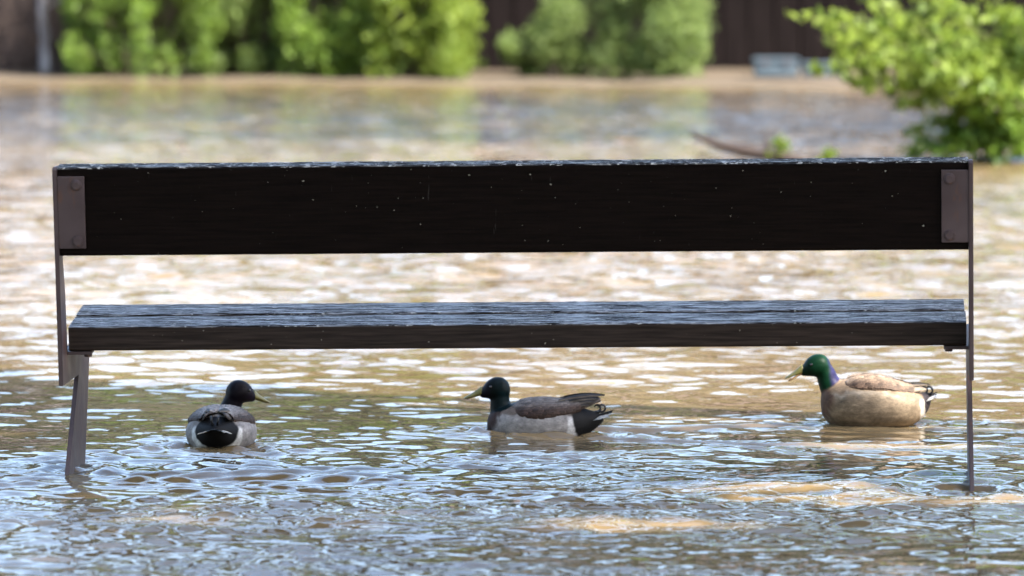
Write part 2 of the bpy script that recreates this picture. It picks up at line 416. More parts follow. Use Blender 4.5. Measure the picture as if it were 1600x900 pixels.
# ------------------------------------------------------------------ trees and bushes
def leaf_mesh(name, blobs, size, seed, aspect=0.5, shell=0.55, pull=0.40, keep=None):
    """blobs: (centre, radii, count); one small folded leaf per count"""
    r = np.random.default_rng(seed); Vs = []; Cs = []
    for c, rad, n in blobs:
        d = r.normal(size=(n, 3)); d /= np.linalg.norm(d, axis=1)[:, None]
        q = r.random(n) ** (shell / 1.6); p = np.array(c) + d * q[:, None] * np.array(rad)
        # clumps: pull leaves towards random sub centres
        k = max(3, n // 45); sc = r.integers(0, n, k); near = r.integers(0, k, n)
        p = p * (1 - pull) + p[sc][near] * pull + r.normal(size=(n, 3)) * 0.05 * np.mean(rad)
        if keep is not None: ok = keep(p); p = p[ok]; near = near[ok]; n = len(p)
        if n == 0: continue
        ax = r.normal(size=(n, 3)); ax[:, 2] -= 0.35; ax /= np.linalg.norm(ax, axis=1)[:, None]
        up = r.normal(size=(n, 3)) * 0.7 + np.array([0, 0, 0.8]); sd = np.cross(ax, up); sd /= np.linalg.norm(sd, axis=1)[:, None]
        nn = np.cross(sd, ax)
        L = size * (0.6 + 0.8 * r.random(n))[:, None]; Wd = L * aspect
        v = np.stack([p - ax * L / 2, p + sd * Wd / 2 + nn * L * 0.06, p + ax * L / 2, p - sd * Wd / 2 + nn * L * 0.06], 1)
        tone = np.clip(0.25 + 0.5 * r.random(n) + 0.3 * r.normal(size=k)[near], 0, 1)
        Vs.append(v.reshape(-1, 3)); Cs.append(np.repeat(tone, 4))
    V = np.vstack(Vs); C = np.concatenate(Cs)
    me = np_mesh(name, V, np.arange(len(V)).reshape(-1, 4)); set_col(me, np.c_[C, C, C]); return me

def plant(name, base, blobs, mat, bark, size, seed, stem_r, label, cat, group=None, aspect=0.5, stems=None, trunk_name='trunk', pull=.26):
    base = Vector(base); root = empty(name, base); rr = random.Random(seed)
    lb = [((Vector(c) - base)[:], rad, n) for c, rad, n in blobs]
    tb = Tubes()
    for k, (c, rad, n) in enumerate(lb):
        c = Vector(c); s = Vector((rr.uniform(-.12, .12), rr.uniform(-.12, .12), -0.1)) if stems is None else Vector(stems)
        m = s.lerp(c, 0.5) + Vector((rr.uniform(-.12, .12), rr.uniform(-.12, .12), rr.uniform(0.0, .25))) * c.length * 0.5
        pts = crv([s, s.lerp(m, .5) + Vector((rr.uniform(-.03, .03), rr.uniform(-.03, .03), 0)), m, c], 9)
        tb.add(pts, [stem_r * (1 - 0.8 * i / 8) for i in range(9)], 6)
        for j in range(5):
            a = Vector(pts[rr.randint(5, 8)]); e = c + Vector([rr.uniform(-.8, .8) * q for q in rad])
            tb.add(crv([a, a.lerp(e, .5) + Vector((0, 0, .05)), e], 5), [stem_r * .3, stem_r * .25, stem_r * .2, stem_r * .14, stem_r * .05], 5)
    tb.build(trunk_name, bark, root)
    link('crown', leaf_mesh('crown', lb, size, seed, aspect, pull=pull), mat, root)
    tag(root, label, cat, group); return root

# far bank shrubs: (photo left, right, depth, height, material, leaf size, label)
FAR = [
    (96, 345, 62.6, 3.6, 'leaf_a', 0.07, 'leftmost green shrub on the far bank, beside the pale trunk'),
    (290, 500, 63.0, 4.0, 'leaf_c', 0.085, 'greyish green shrub on the far bank, second from the left'),
    (425, 610, 62.7, 3.8, 'leaf_a', 0.075, 'mid green shrub on the far bank, third from the left in the thicket'),
    (560, 742, 62.4, 3.6, 'leaf_b', 0.085, 'bright yellow-green shrub at the right end of the large thicket'),
]
for i, (u0, u1, D, hgt, mt, ls, lab) in enumerate(FAR):
    a, b_ = P(u0, 110, D), P(u1, 110, D); w = b_.x - a.x; cx = (a.x + b_.x) / 2; rr = random.Random(50 + i)
    bl = []
    for q in range(int(w * 95)):
        zz = .05 + 1.15 * rr.random() if q % 5 else rr.uniform(1.0, hgt); half = w / 2 * (1.0 if zz < 1.2 else 1.15 - .12 * zz)
        xx = cx + rr.uniform(-1, 1) * (half - .08); edge = abs(xx - cx) / (w / 2)
        bl.append(((xx, D + rr.uniform(-.5, .5), zz), (rr.uniform(.10, .20), .16, rr.uniform(.14, .34)), int(rr.uniform(70, 150) * (1.1 - .35 * edge))))
    for q in range(int(w * 5)):
        bl.append(((cx + ((q + .5) / int(w * 5) - .5) * w * .9, D + .45, rr.uniform(.25, .6)), (.24, .12, .45), 420))
    plant('shrub', (cx, D, 0.0), bl, M[mt], M['bark'], ls, 100 + i, 0.008, lab, 'shrub', 'green shrubs along the far bank', 0.42, trunk_name='stems', pull=.1)
for i, (us, D, lab) in enumerate((([(800, 75, 20), (850, 60, 30), (830, 100, 24), (880, 30, 36), (900, 95, 34), (960, 20, 40), (960, 90, 40), (920, -60, 50), (990, -50, 50)], 62.9, 'loose pale willow shrub on the far bank left of the dark boards'),
                                  ([(1010, 90, 36), (1040, 50, 36), (1060, 100, 36), (1080, 20, 34), (1030, 5, 36), (1080, 70, 30), (1040, -60, 44), (1070, -120, 44)], 62.6, 'upright willow shrub on the far bank, right one of the loose pair'))):
    bl = []
    for u, v, r_ in us:
        p = P(u, v, D + rnd.uniform(-.3, .3)); k = r_ / 172
        bl.append(((p.x, p.y, max(p.z, .12)), (k * 1.25, .35, k * 1.6), 620))
    c = P(sum(u for u, _, _ in us) / len(us), 115, D)
    plant('shrub', (c.x, D, 0.0), bl, M['leaf_c'], M['bark'], 0.075, 140 + i, 0.022, lab, 'shrub', 'green shrubs along the far bank', 0.35, trunk_name='stems')
# unseen wooded hillside, added so the smooth water mirrors something dark
def hillside():
    xs = np.linspace(-420, 420, 90); ys = np.linspace(150, 420, 40); X, Y = np.meshgrid(xs, ys); x, y = X.ravel(), Y.ravel()
    z = 54 * sstep(150, 330, y + 14 * vnoise(x, y, 81, 40)) + 5 * vnoise(x, y, 82, 55) * sstep(160, 240, y) - .2
    nx = len(xs); i = np.arange((len(ys) - 1) * (nx - 1)); rr, cc = i // (nx - 1), i % (nx - 1); a = rr * nx + cc
    tag(link('added_hill', np_mesh('added_hill', np.c_[x, y, z], np.c_[a, a + 1, a + nx + 1, a + nx], True), M['forest_floor']), 'unseen dark slope added beyond the far bank for the water to mirror', 'added_hill', kind='structure')
    r = np.random.default_rng(5); bl = []
    for k in range(520):
        px, py = r.uniform(-230, 230), 150 + 130 * r.random() ** 1.3
        pz = float((54 * sstep(150, 330, np.array([py + 0.0])))[0]); hh = r.uniform(7, 12)
        bl.append(((px, py, pz + hh * .55), (r.uniform(3, 5), r.uniform(3, 5), hh * .5), 60))
    tag(link('added_forest', leaf_mesh('added_forest', bl, 2.2, 77, .7, .7, .2), M['leaf_e']), 'unseen dark olive wood, added to darken the reflections in the water', 'forest', kind='stuff')
hillside()

# pale bare trunk and dry brush at the left end of the far bank
root = empty('bare_tree', P(70, 112, 63.0)); root.location.z = 0.05; o0 = root.location.copy()
def L(u, v, D): return (P(u, v, D) - o0)
tb = Tubes(); tb.add(crv([L(72, 118, 63), L(70, 60, 63), L(66, 0, 63), L(74, -150, 63), L(60, -420, 63)], 12), [.055 - .0035 * i for i in range(12)], 9); tb.build('trunk', M['pale_bark'], root)
tb = Tubes(); rr = random.Random(4)
for k in range(12):
    v0 = rr.uniform(-380, 40); s = L(68, v0, 63); e = s + Vector((rr.uniform(-.7, .7), rr.uniform(-.6, .6), rr.uniform(.25, .8)))
    tb.add(crv([s, s.lerp(e, .5) + Vector((0, 0, -.06)), e], 6), [.016 - .0026 * i for i in range(6)], 5)
tb.build('branches', M['pale_bark'], root)
tag(root, 'slim bare tree with pale trunk at the left edge of the far bank', 'tree')
for i, (u, lab) in enumerate(((22, 'dry brown brush left of the pale trunk'), (104, 'dry brown brush between the pale trunk and the green thicket'))):
    c = P(u, 112, 63.2); root = empty('dry_brush', (c.x, 63.2, 0.0)); rr = random.Random(70 + i); tb = Tubes()
    for k in range(150):
        e = Vector((rr.gauss(0, .28), rr.gauss(0, .25), rr.uniform(.25, 1.4))); s = Vector((rr.gauss(0, .14), rr.gauss(0, .12), -.05))
        tb.add(crv([s, s.lerp(e, .5) + Vector((rr.uniform(-.08, .08), rr.uniform(-.08, .08), .05)), e], 5), [.009, .008, .006, .004, .002], 4)
    tb.build('twigs', M['twig'], root); tag(root, lab, 'brush', 'dry brush on the far bank')

# nearer shrub hanging into the water on the right
D = 43.0
TIPS_A = [(1252, 20), (1278, 58), (1292, 104), (1310, 18), (1332, 132), (1345, 62), (1350, -22), (1378, 168), (1395, 96), (1400, 28), (1420, -32), (1430, 140), (1440, 206), (1452, 74), (1470, -4), (1482, 168), (1505, 108), (1512, 38), (1540, -24), (1552, 88), (1585, 28), (1318, 78), (1365, 120), (1460, 120), (1300, 40)]
TIPS_B = [(1424, 238), (1452, 226), (1480, 247), (1500, 200), (1520, 236), (1540, 180), (1560, 246), (1577, 206), (1590, 150), (1602, 238), (1620, 100), (1640, 205), (1622, 22), (1690, 60), (1705, 150), (1492, 150), (1532, 128), (1562, 58), (1466, 246), (1545, 215), (1610, 180)]
def branchy(name, base, tips, mat, size, seed, label, per):
    base = Vector(base); rr = random.Random(seed); root = empty(name, base); tb = Tubes(); bl = []
    for u, v in tips:
        p = P(u, v, D + rr.uniform(-.5, .5)); p.z = max(p.z, .05); e = p - base; s0 = Vector((rr.uniform(-.15, .15), rr.uniform(-.15, .15), -.05))
        m = s0.lerp(e, .5) + Vector((rr.uniform(-.08, .08), rr.uniform(-.1, .1), rr.uniform(.10, .26)))
        pts = crv([s0, m, e], 22); tb.add(pts, [.011 * (1 - .85 * k / 21) for k in range(22)], 5)
        for k in range(5, 22):
            if rr.random() < .12: continue
            c = Vector(pts[k]) + Vector((rr.gauss(0, .035), rr.gauss(0, .06), rr.gauss(0, .03))); f = .045 + .05 * math.sin(math.pi * k / 23)
            bl.append((c[:], (f * rr.uniform(.9, 1.8), f, f * rr.uniform(.6, 1.1)), max(4, int(per * rr.uniform(.5, 1.4)))))
    tb.build('stems', M['bark'], root); link('crown', leaf_mesh('crown', bl, size, seed, .5, .8, 0.0), mat, root)
    tag(root, label, 'shrub')
c = on_water(1690, D)
branchy('riverside_shrub', (c.x, D, -.05), TIPS_A, M['leaf_b'], .085, 201, 'yellow-green leafy shrub arching over the water behind the right bench end', 13)
branchy('riverside_shrub', (c.x + .1, D + .25, -.05), TIPS_B, M['leaf_d'], .085, 202, 'deep green shrub with leaves touching the water at the right edge', 13)

# drifting branch with sprouts
D = 41.5
root = empty('fallen_branch', on_water(1150, D)); o0 = root.location.copy()
pts = [L(1080, 208, D), L(1096, 216, D), L(1125, 227, D), L(1165, 236, D), L(1215, 244, D), L(1270, 256, D)]
tb = Tubes(); tb.add(crv(pts, 14), [.010 + .0035 * min(i, 8) for i in range(14)], 9); tb.add(crv([L(1195, 243, D), L(1198, 228, D), L(1196, 212, D)], 5), [.022, .018, .015, .012, .008], 6)
tb.build('limb', M['log'], root)
tag(root, 'brown fallen branch curving out of the water behind the backrest', 'branch')
for i, (u, v, r_, n, lab) in enumerate(((1222, 228, 22, 60, 'small green sprout rising beside the fallen branch'), (1298, 240, 14, 30, 'tiny green sprout right of the fallen branch, near the shrub'))):
    p = P(u, v, D); b0 = on_water(u, D)
    plant('sprout', (b0.x, D, -.03), [((p.x, D, p.z), (r_ / 260, .08, r_ / 330), n), ((p.x - r_ / 300, D, max(p.z - .05, .03)), (r_ / 260, .08, .03), n)], M['leaf_b'], M['bark'], 0.055, 210 + i, .006, lab, 'plant', 'sprouts by the fallen branch', 0.5, trunk_name='stem')

# dark timber building on the far bank
def build_barn():
    D = 65.2; root = empty('timber_building', (0, D, 0.0)); x0, x1 = -7.6, 7.6; H = 2.3
    link('wall_frame', box('wall_frame', x0, x1, .06, 4.0, -.1, H), M['board'], root)
    n = 62; w = (x1 - x0) / n; var = []
    for k in range(4): var.append(box('board', -w / 2 + .006 + .002 * k, w / 2 - .006, 0, .035 + .006 * k, -.08, H - .02 * k, .004, 1))
    for m in var: m.materials.append(M['board'])
    for k in range(n):
        o = link('board', var[rnd.randint(0, 3)], None, root); o.location = (x0 + w * (k + .5), -.01 + rnd.uniform(-.006, .006), rnd.uniform(-.01, .02))
    link('roof', prism('roof', [(-.5, H - .05), (-.5, H + .03), (2.0, H + 1.0), (4.5, H + .03), (4.5, H - .05), (2.0, H + .9)], x0 - .4, x1 + .4), M['roof'], root)
    tag(root, 'dark brown timber building with vertical boards behind the far shrubs', 'building')
build_barn()
# pale blue boxes at its foot
for i, (u0, u1, v0, lab) in enumerate(((1178, 1246, 90, 'larger pale blue box on the far bank against the dark boards'), (1254, 1318, 97, 'smaller pale blue box on the far bank beside the right shrub'))):
    D = 62.5; a, b_ = P(u0, v0, D), P(u1, 126, D); w = (b_.x - a.x) / 2; h = a.z
    root = empty('storage_box', ((a.x + b_.x) / 2, D, 0.04)); h -= .04
    link('body', box('body', -w, w, -.15, .15, 0, h * .8, .015), M['crate'], root)
    link('lid', box('lid', -w - .012, w + .012, -.165, .165, h * .8 + .003, h, .012), M['crate'], root)
    for s in (-.5, .5): link('latch', box('latch', w * s - .02, w * s + .02, -.18, -.166, h * .68, h * .88, .003), M['steel'], root)
    tag(root, lab, 'box', 'pale boxes at the dark wall')

# big tree standing in the flood right of the view: its crown shades the bench and the foreground
def shade_trees():
    foot = []; rr = random.Random(12)
    yy = 11.5
    while yy < 24.5:
        xx = -4.2
        while xx < 4.6:
            fx, fy = xx + rr.uniform(-.25, .25), yy + rr.uniform(-.25, .25)
            lim = 22.6 - (fx + 1.7) * 0.95 + 0.15 * math.sin(fx * 3)
            if fy < lim: foot.append((fx, fy))
            xx += .95
        yy += .95
    left = []; right = []
    for fx, fy in foot:
        t = rr.uniform(10.5, 13.0); c = Vector((fx, fy, 0)) + SD * t
        gap = any((fx - gx) ** 2 + (fy - gy) ** 2 < .16 for gx, gy in ())
        (left if fy > 17.2 else right).append((c[:], (.86, .86, .55), 620))
    behind = []; bank = []  # unseen crowns behind and left of the viewer, added to cut skylight
    for k in range(46):
        behind.append(((rr.uniform(-8, 9), rr.uniform(-5, 7), rr.uniform(4.5, 10.5)), (1.7, 1.7, 1.2), 300))
    for k in range(34):
        bank.append(((rr.uniform(-10.5, -5.5), rr.uniform(6, 20), rr.uniform(3.0, 9.5)), (1.6, 1.6, 1.2), 300))
    outer = []
    for q in range(7):
        for w_ in range(7):
            c = Vector((-5.2 + 1.7 * q + rr.uniform(-.4, .4), 46.5 + 1.7 * w_ + rr.uniform(-.4, .4), 0)) + SD * rr.uniform(12.5, 15.5)
            outer.append((c[:], (1.5, 1.5, .9), 80))
    for nm, bls, base, lab, sd in (('a', left, (7.4, 17.5, -.35), 'broad leafy tree right of the view whose crown shades the bench', 301), ('b', right, (7.2, 10.0, -.35), 'second leafy tree right of the view shading the nearest water', 302),
                                   ('c', behind, (1.5, -3.0, .1), 'unseen leafy tree behind the viewer, added to block skylight', 303), ('d', bank, (-8.5, 12.5, -.35), 'unseen leafy tree left of the view, added to deepen the shade', 304), ('e', outer, (10.5, 45, -.35), 'tall leafy tree right of the view shading the water of the far channel', 305)):
        root = empty('shade_tree', base); b0 = Vector(base)
        lb = [((Vector(c) - b0)[:], r_, n) for c, r_, n in bls]; tb = Tubes()
        top = Vector((.1, -.1, 5.6)); tb.add(crv([(0, 0, -.2), (.06, 0, 1.5), (-.05, .05, 3.6), top], 12), [.30 - .012 * i for i in range(12)], 12)
        tr = tb.build('trunk', M['bark'], root); tb = Tubes()
        for k, (c, r_, n) in enumerate(lb):
            c = Vector(c); s = Vector((0, 0, rr.uniform(4.0, 5.5)))
            tb.add(crv([s, s.lerp(c, .45) + Vector((0, 0, .5)), c], 7), [.075 - .010 * i for i in range(7)], 5)
        tb.build('limbs', M['bark'], root)
        def keep(p, b0=b0):
            q = p + np.array(b0); g = q - np.array(SD) * (q[:, 2:3] / SD.z); ok = np.ones(len(p), bool)
            for hx, hy, ra, rb in ((.69, 18.72, .40, .26), (1.12, 18.45, .55, .24), (.36, 17.6, .34, .22), (1.35, 20.4, .5, .35), (1.05, 21.1, .75, .55)): ok &= ((g[:, 0] - hx) / ra) ** 2 + ((g[:, 1] - hy) / rb) ** 2 > 1
            return ok
        link('crown', leaf_mesh('crown', lb, .20 if sd < 303 else .34, sd, .6, 1.0, .15, keep if sd < 303 else None), M['leaf_a'], root)
        tag(root, lab, 'tree', 'flooded trees beside the bench')
shade_trees()

# ------------------------------------------------------------------ bench
def build_bench():
    a, b_ = P(107, 510.5, 19.062), P(1510, 501.5, 18.938)
    Xa = (b_ - a).normalized(); Ya = (Vector((0, 0, 1)).cross(Xa)).normalized(); Za = Xa.cross(Ya)
    mid = (a + b_) / 2; HL = (b_ - a).length / 2; org = mid - Za * 0.429
    root = empty('park_bench'); root.matrix_world = Matrix(((Xa.x, Ya.x, Za.x, org.x), (Xa.y, Ya.y, Za.y, org.y), (Xa.z, Ya.z, Za.z, org.z), (0, 0, 0, 1)))
    tag(root, 'long dark brown wooden bench with steel ends standing in flood water, seen from behind', 'bench')
    def plank(name, L_, dep, th, side, top, seed):
        """x length, y depth, z thickness; long edges rounded and a little chewed"""
        n = 160; rr = np.random.default_rng(seed); sec = []
        bev = .007
        for (cy, cz, a0) in ((dep / 2 - bev, th / 2 - bev, 0), (-dep / 2 + bev, th / 2 - bev, 90), (-dep / 2 + bev, -th / 2 + bev, 180), (dep / 2 - bev, -th / 2 + bev, 270)):
            for k in range(4): an = R(a0 + 30 * k); sec.append((cy + bev * math.cos(an), cz + bev * math.sin(an)))
        m = len(sec); xs = np.linspace(-L_, L_, n); V = []
        wob = np.interp(np.arange(n), np.arange(0, n, 4), rr.normal(size=len(range(0, n, 4))))
        for i, xx in enumerate(xs):
            for (y, z) in sec:
                k = .0003 * wob[i] + .0003 * rr.normal(); V.append((xx, y, z + (k if z > 0 else 0)))
        Q = []
        for i in range(n - 1):
            for k in range(m): Q.append((i * m + k, i * m + (k + 1) % m, (i + 1) * m + (k + 1) % m, (i + 1) * m + k))
        me = bpy.data.meshes.new(name)
        me.from_pydata(V, [], Q + [tuple(range(m))[::-1], tuple(range((n - 1) * m, n * m))]); me.update()
        me.materials.append(side); me.materials.append(top)
        for p in me.polygons: p.material_index = 1 if p.normal.z > .45 else 0
        return me
    TH = .068
    # seat: two planks, sloping 5.6 degrees down towards the back
    tilt = R(5.6); dep = .184
    for k, y0 in enumerate((0.0, .215)):
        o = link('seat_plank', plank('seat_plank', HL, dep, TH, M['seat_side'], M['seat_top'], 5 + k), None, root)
        yc = y0 + dep / 2
        o.matrix_local = Matrix.Translation((0 if k == 0 else -.002, yc * math.cos(tilt), .429 - TH / 2 + yc * math.sin(tilt))) @ Matrix.Rotation(tilt, 4, 'X')
        o['label'] = ('plank nearer the backrest', 'front seat plank, farther from the backrest')[k]
    # backrest: one wide plank leaning back
    lean = R(8.6); bh, bt = .246, .066
    def back(y, z): return Matrix.Translation((0, -.150, .628)) @ Matrix.Rotation(lean, 4, 'X') @ Matrix.Translation((0, y, z))
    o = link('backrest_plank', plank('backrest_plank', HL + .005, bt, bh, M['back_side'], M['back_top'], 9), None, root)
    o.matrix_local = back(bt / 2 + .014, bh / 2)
    prof = [(-.186, .868), (-.180, .876), (-.100, .876), (-.062, .62), (-.012, .52), (.02, .36), (.44, .395), (.56, .37), (.555, .30), (.335, -.16), (-.17, -.16), (.29, .279), (-.092, .271)]
    for s in (-1, 1):
        xi = s * (HL + .006); xo = s * (HL + .018)
        fr = link('end_frame', prism('end_frame', prof, min(xi, xo), max(xi, xo), .0015), M['steel'], root)
        fr['label'] = 'left steel end frame of the bench' if s < 0 else 'right steel end frame of the bench'
        fl = link('mounting_flange', box('mounting_flange', min(xi, xi - s * .074), max(xi, xi - s * .074), -.004, .004, -.095, .105, .0015), M['steel'], fr)
        fl.matrix_local = back(.0085, .118)
        for dz in (-.074, .082):
            bm = bmesh.new(); bmesh.ops.create_cone(bm, cap_ends=True, segments=20, radius1=.0165, radius2=.0125, depth=.008)
            bmesh.ops.bevel(bm, geom=[e for e in bm.edges if e.calc_face_angle(0) > .5], offset=.0025, segments=2, affect='EDGES')
            bo = link('bolt', bm_mesh('bolt', bm, False), M['steel'], fr)
            bo.matrix_local = back(.0005, .118 + dz) @ Matrix.Translation((xi - s * .052, 0, 0)) @ Matrix.Rotation(R(90), 4, 'X')
        br = link('seat_bracket', box('seat_bracket', min(xi, xi - s * .068), max(xi, xi - s * .068), .012, .39, -.009, 0, .001), M['steel'], fr)
        bmx = Matrix.Translation((0, 0, .429 - TH - .003)) @ Matrix.Rotation(tilt, 4, 'X'); br.matrix_local = bmx
        for yy in (.05, .30):
            bm = bmesh.new(); bmesh.ops.create_cone(bm, cap_ends=True, segments=6, radius1=.012, radius2=.012, depth=.011)
            bo = link('bolt', bm_mesh('bolt', bm), M['steel'], fr)
            bo.matrix_local = bmx @ Matrix.Translation((xi - s * .054, yy, -.014))
build_bench()

# ------------------------------------------------------------------ ducks
def ring_loft(st, n=28):
    """st rows: x, zc, half width, up, down -> closed mesh along x"""
    V = []; Q = []
    for (x, zc, hw, hu, hd) in st:
        for k in range(n):
            a = 2 * math.pi * k / n; c, s = math.cos(a), math.sin(a)
            V.append((x, hw * math.copysign(abs(c) ** .9, c), zc + (hu if s > 0 else hd) * s))
    m = len(st)
    for i in range(m - 1):
        for k in range(n): Q.append((i * n + k, (i + 1) * n + k, (i + 1) * n + (k + 1) % n, i * n + (k + 1) % n))
    Q.append(tuple(range(n))); Q.append(tuple(range((m - 1) * n, m * n))[::-1])
    return V, Q

def frame_from(d, roll_up=Vector((0, 0, 1))):
    d = d.normalized(); s = roll_up.cross(d).normalized(); u = d.cross(s); return d, s, u

def duck(name, loc, heading, label, scale, stations, neck, head_c, head_d, colours, bill_open=0.0, tail_up=.1, wing=None, seed=1, hk=1.2):
    root = empty(name, loc); root.rotation_euler = (0, 0, math.atan2(heading.y, heading.x)); root.scale = (scale,) * 3
    tag(root, label, 'duck', 'mallard drakes swimming under the bench')
    st = crv(stations, 34); V, Q = ring_loft(st)
    def add(v, q):
        o = len(V); V.extend(v); Q.extend([tuple(i + o for i in f) for f in q])
    # neck
    npth = crv([p for p, r_ in neck], 16); nr = crv([[r_] for p, r_ in neck], 16)[:, 0] * hk ** .55
    v, q = tube_np([Vector(p) for p in npth], list(nr), 20); v = [tuple(a) for a in v]
    add(v, [tuple(dict.fromkeys(f)) for f in q])
    # head lofted along its own direction
    hd, hs, hu = frame_from(Vector(head_d)); hc = Vector(head_c)
    hst = crv([(-.036, .000, .004, .004, .004), (-.032, .000, .017, .018, .018), (-.018, .002, .0265, .029, .027), (.002, .003, .0285, .030, .027), (.020, .001, .024, .024, .022), (.032, -.003, .0165, .015, .016), (.040, -.006, .010, .009, .011), (.043, -.007, .003, .003, .003)], 22)
    v, q = ring_loft(hst, 24); v = [tuple(hc + (hd * a + hs * b_ + hu * c) * hk) for a, b_, c in v]; add(v, q)
    tmp = bpy.data.meshes.new('tmp'); tmp.from_pydata(V, [], Q); tmp.update()
    bm = bmesh.new(); bm.from_mesh(tmp); bmesh.ops.recalc_face_normals(bm, faces=bm.faces[:]); bm.to_mesh(tmp); bm.free()
    ob = bpy.data.objects.new('tmp', tmp); COL.objects.link(ob)
    rm = ob.modifiers.new('r', 'REMESH'); rm.mode = 'VOXEL'; rm.voxel_size = .0034
    sm = ob.modifiers.new('s', 'SMOOTH'); sm.factor = .5; sm.iterations = 9
    dg = bpy.context.evaluated_depsgraph_get(); dg.update()
    me = bpy.data.meshes.new_from_object(ob.evaluated_get(dg)); bpy.data.objects.remove(ob); bpy.data.meshes.remove(tmp); me.name = 'body'
    me.polygons.foreach_set('use_smooth', [True] * len(me.polygons))
    co = np.empty(len(me.vertices) * 3); me.vertices.foreach_get('co', co); co = co.reshape(-1, 3)
    # plumage pattern with painted sheen and sunlit flank top, in the bird's own coordinates
    nz = vnoise(co[:, 0] + 3, co[:, 2] + co[:, 1] + 5, seed, .012); nz2 = vnoise(co[:, 0] + 3, co[:, 1] + co[:, 2] * 1.7 + 5, seed + 1, .035)
    def c3(c): return np.array(c)[None, :]
    x, y, z = co.T; C = np.repeat(c3(colours['flank']), len(co), 0)
    def put(mask, c): C[:] = C * (1 - mask[:, None]) + c3(c) * mask[:, None]
    put(np.clip(.5 + .5 * nz2 + .35 * nz, 0, 1) * colours.get('mottle', .5), tuple(.62 * k for k in colours['flank']))
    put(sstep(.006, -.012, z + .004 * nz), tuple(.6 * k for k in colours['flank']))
    if 'crest' in colours: put(sstep(.085, .12, z + .012 * nz2 + .006 * nz) * .8, colours['crest'])  # sun on the upper flank painted in as a paler tone
    zc = np.interp(x, st[::-1, 0], st[::-1, 1]); hu_ = np.interp(x, st[::-1, 0], st[::-1, 3]); hw_ = np.interp(x, st[::-1, 0], st[::-1, 2])
    put(sstep(.45, .62, (z - zc) / np.maximum(hu_, .01) + .1 * nz + .08 * nz2), colours['back'])
    bx = colours['breast_x']
    put(sstep(bx - .012, bx + .012, x + .010 * nz + .35 * (z - .06) * (z < .1)), colours['breast'])
    rx = colours['rump_x']
    put(sstep(rx + .020, rx + .012, x + .004 * nz) * sstep(.5, .3, (z - zc) / np.maximum(hu_, .01)), colours['side_patch'])
    put(sstep(rx - .002, rx - .010, x + .003 * nz - .25 * np.clip(z - .03, -.1, .1)), colours['rump'])
    nb = Vector(neck[1][0]); nd = (Vector(neck[2][0]) - nb).normalized()
    dn = (co - np.array(nb)) @ np.array(nd) + .004 * nz
    dist = np.min(np.linalg.norm(co[:, None, :] - npth[None, ::2, :], axis=2), axis=1)
    dh = np.linalg.norm(co - np.array(hc), axis=1)
    nearh = (dist < .056) | (dh < .06 * hk)
    hm = sstep(colours['neck_cut'] - .004, colours['neck_cut'] + .004, dn) * nearh
    back_of_head = -((co - np.array(hc)) @ np.array(hd)); 
    put(hm, colours['head'])
    t = sstep(*colours.get('tint', (-.012, .020)), back_of_head + .5 * ((co - np.array(hc)) @ np.array(hu)) * 0 + .004 * nz2)
    put(hm * t * colours.get('tint_w', .8), colours['head_back'])  # iridescent sheen of the nape painted into the vertex colour
    face = sstep(.006, .03, -back_of_head); put(hm * face * .7, colours['face'])
    set_col(me, C); hmask = hm > .5
    me.materials.append(M['feather']); me.materials.append(M['gloss'])
    mi = np.array([1 if hmask[p.vertices[0]] else 0 for p in me.polygons], np.int32); me.polygons.foreach_set('material_index', mi)
    link('body', me, None, root)
    # bill
    bb = hc + (hd * .036 + hu * -.006) * hk
    def bill(nm, sgn, open_, mat):
        d2 = (hd * math.cos(open_) - hu * math.sin(open_) * 1).normalized(); u2 = d2.cross(hs) * -1; u2 = hs.cross(d2) * -1
        if u2.dot(hu) < 0: u2 = -u2
        rows = crv([(0, .0135, .0165), (.012, .0115, .0125), (.026, .0110, .0080), (.040, .0125, .0055), (.050, .0115, .0034), (.055, .006, .0022)] if sgn > 0 else
                   [(0, .011, .006), (.012, .009, .0045), (.026, .009, .0035), (.040, .0105, .003), (.047, .008, .0022), (.050, .004, .0015)], 14)
        V_ = []; Q_ = []; n = 14
        for (t, w, h) in rows:
            for k in range(n):
                a = 2 * math.pi * k / n; s_ = math.sin(a)
                off = h * (s_ if s_ > 0 else .35 * s_) if sgn > 0 else h * (.35 * s_ if s_ > 0 else s_)
                V_.append(bb + d2 * (t * 1.12 - .004) + hs * (w * 1.15 * math.cos(a)) + u2 * (off * 1.25 + sgn * (.0008 + .0015 * 0) - .004 * (t / .055)))
        for i in range(len(rows) - 1):
            for k in range(n): Q_.append((i * n + k, i * n + (k + 1) % n, (i + 1) * n + (k + 1) % n, (i + 1) * n + k))
        Q_.append(tuple(range(n))[::-1]); Q_.append(tuple(range((len(rows) - 1) * n, len(rows) * n)))
        return link(nm, poly_mesh(nm, V_, Q_), mat, root)
    bill('bill', 1, .20, M['bill']); bill('lower_bill', -1, .20 + bill_open, M['bill_low'] if bill_open else M['bill'])
    for s in (-1, 1):
        bm = bmesh.new(); bmesh.ops.create_icosphere(bm, subdivisions=2, radius=.0046)
        e = link('eye', bm_mesh('eye', bm, True), M['eye'], root); e.location = hc + (hd * .013 + hs * (s * .0250) + hu * .010) * hk
    # folded wings wrapped over the back
    wg = dict(x0=.085, x1=-.165, a0=58, a1=70, w=38, lift=.010, tipz=.10, tipy=.022); wg.update(wing or {})
    stx = st[::-1]
    def surf(xx, ang):
        xx2 = max(min(xx, stx[-1, 0]), stx[0, 0])
        z0, w0, u0, d0 = (np.interp(xx2, stx[:, 0], stx[:, k]) for k in (1, 2, 3, 4))
        c, s = math.cos(ang), math.sin(ang)
        return Vector((xx, w0 * c, z0 + (u0 if s > 0 else d0) * s))
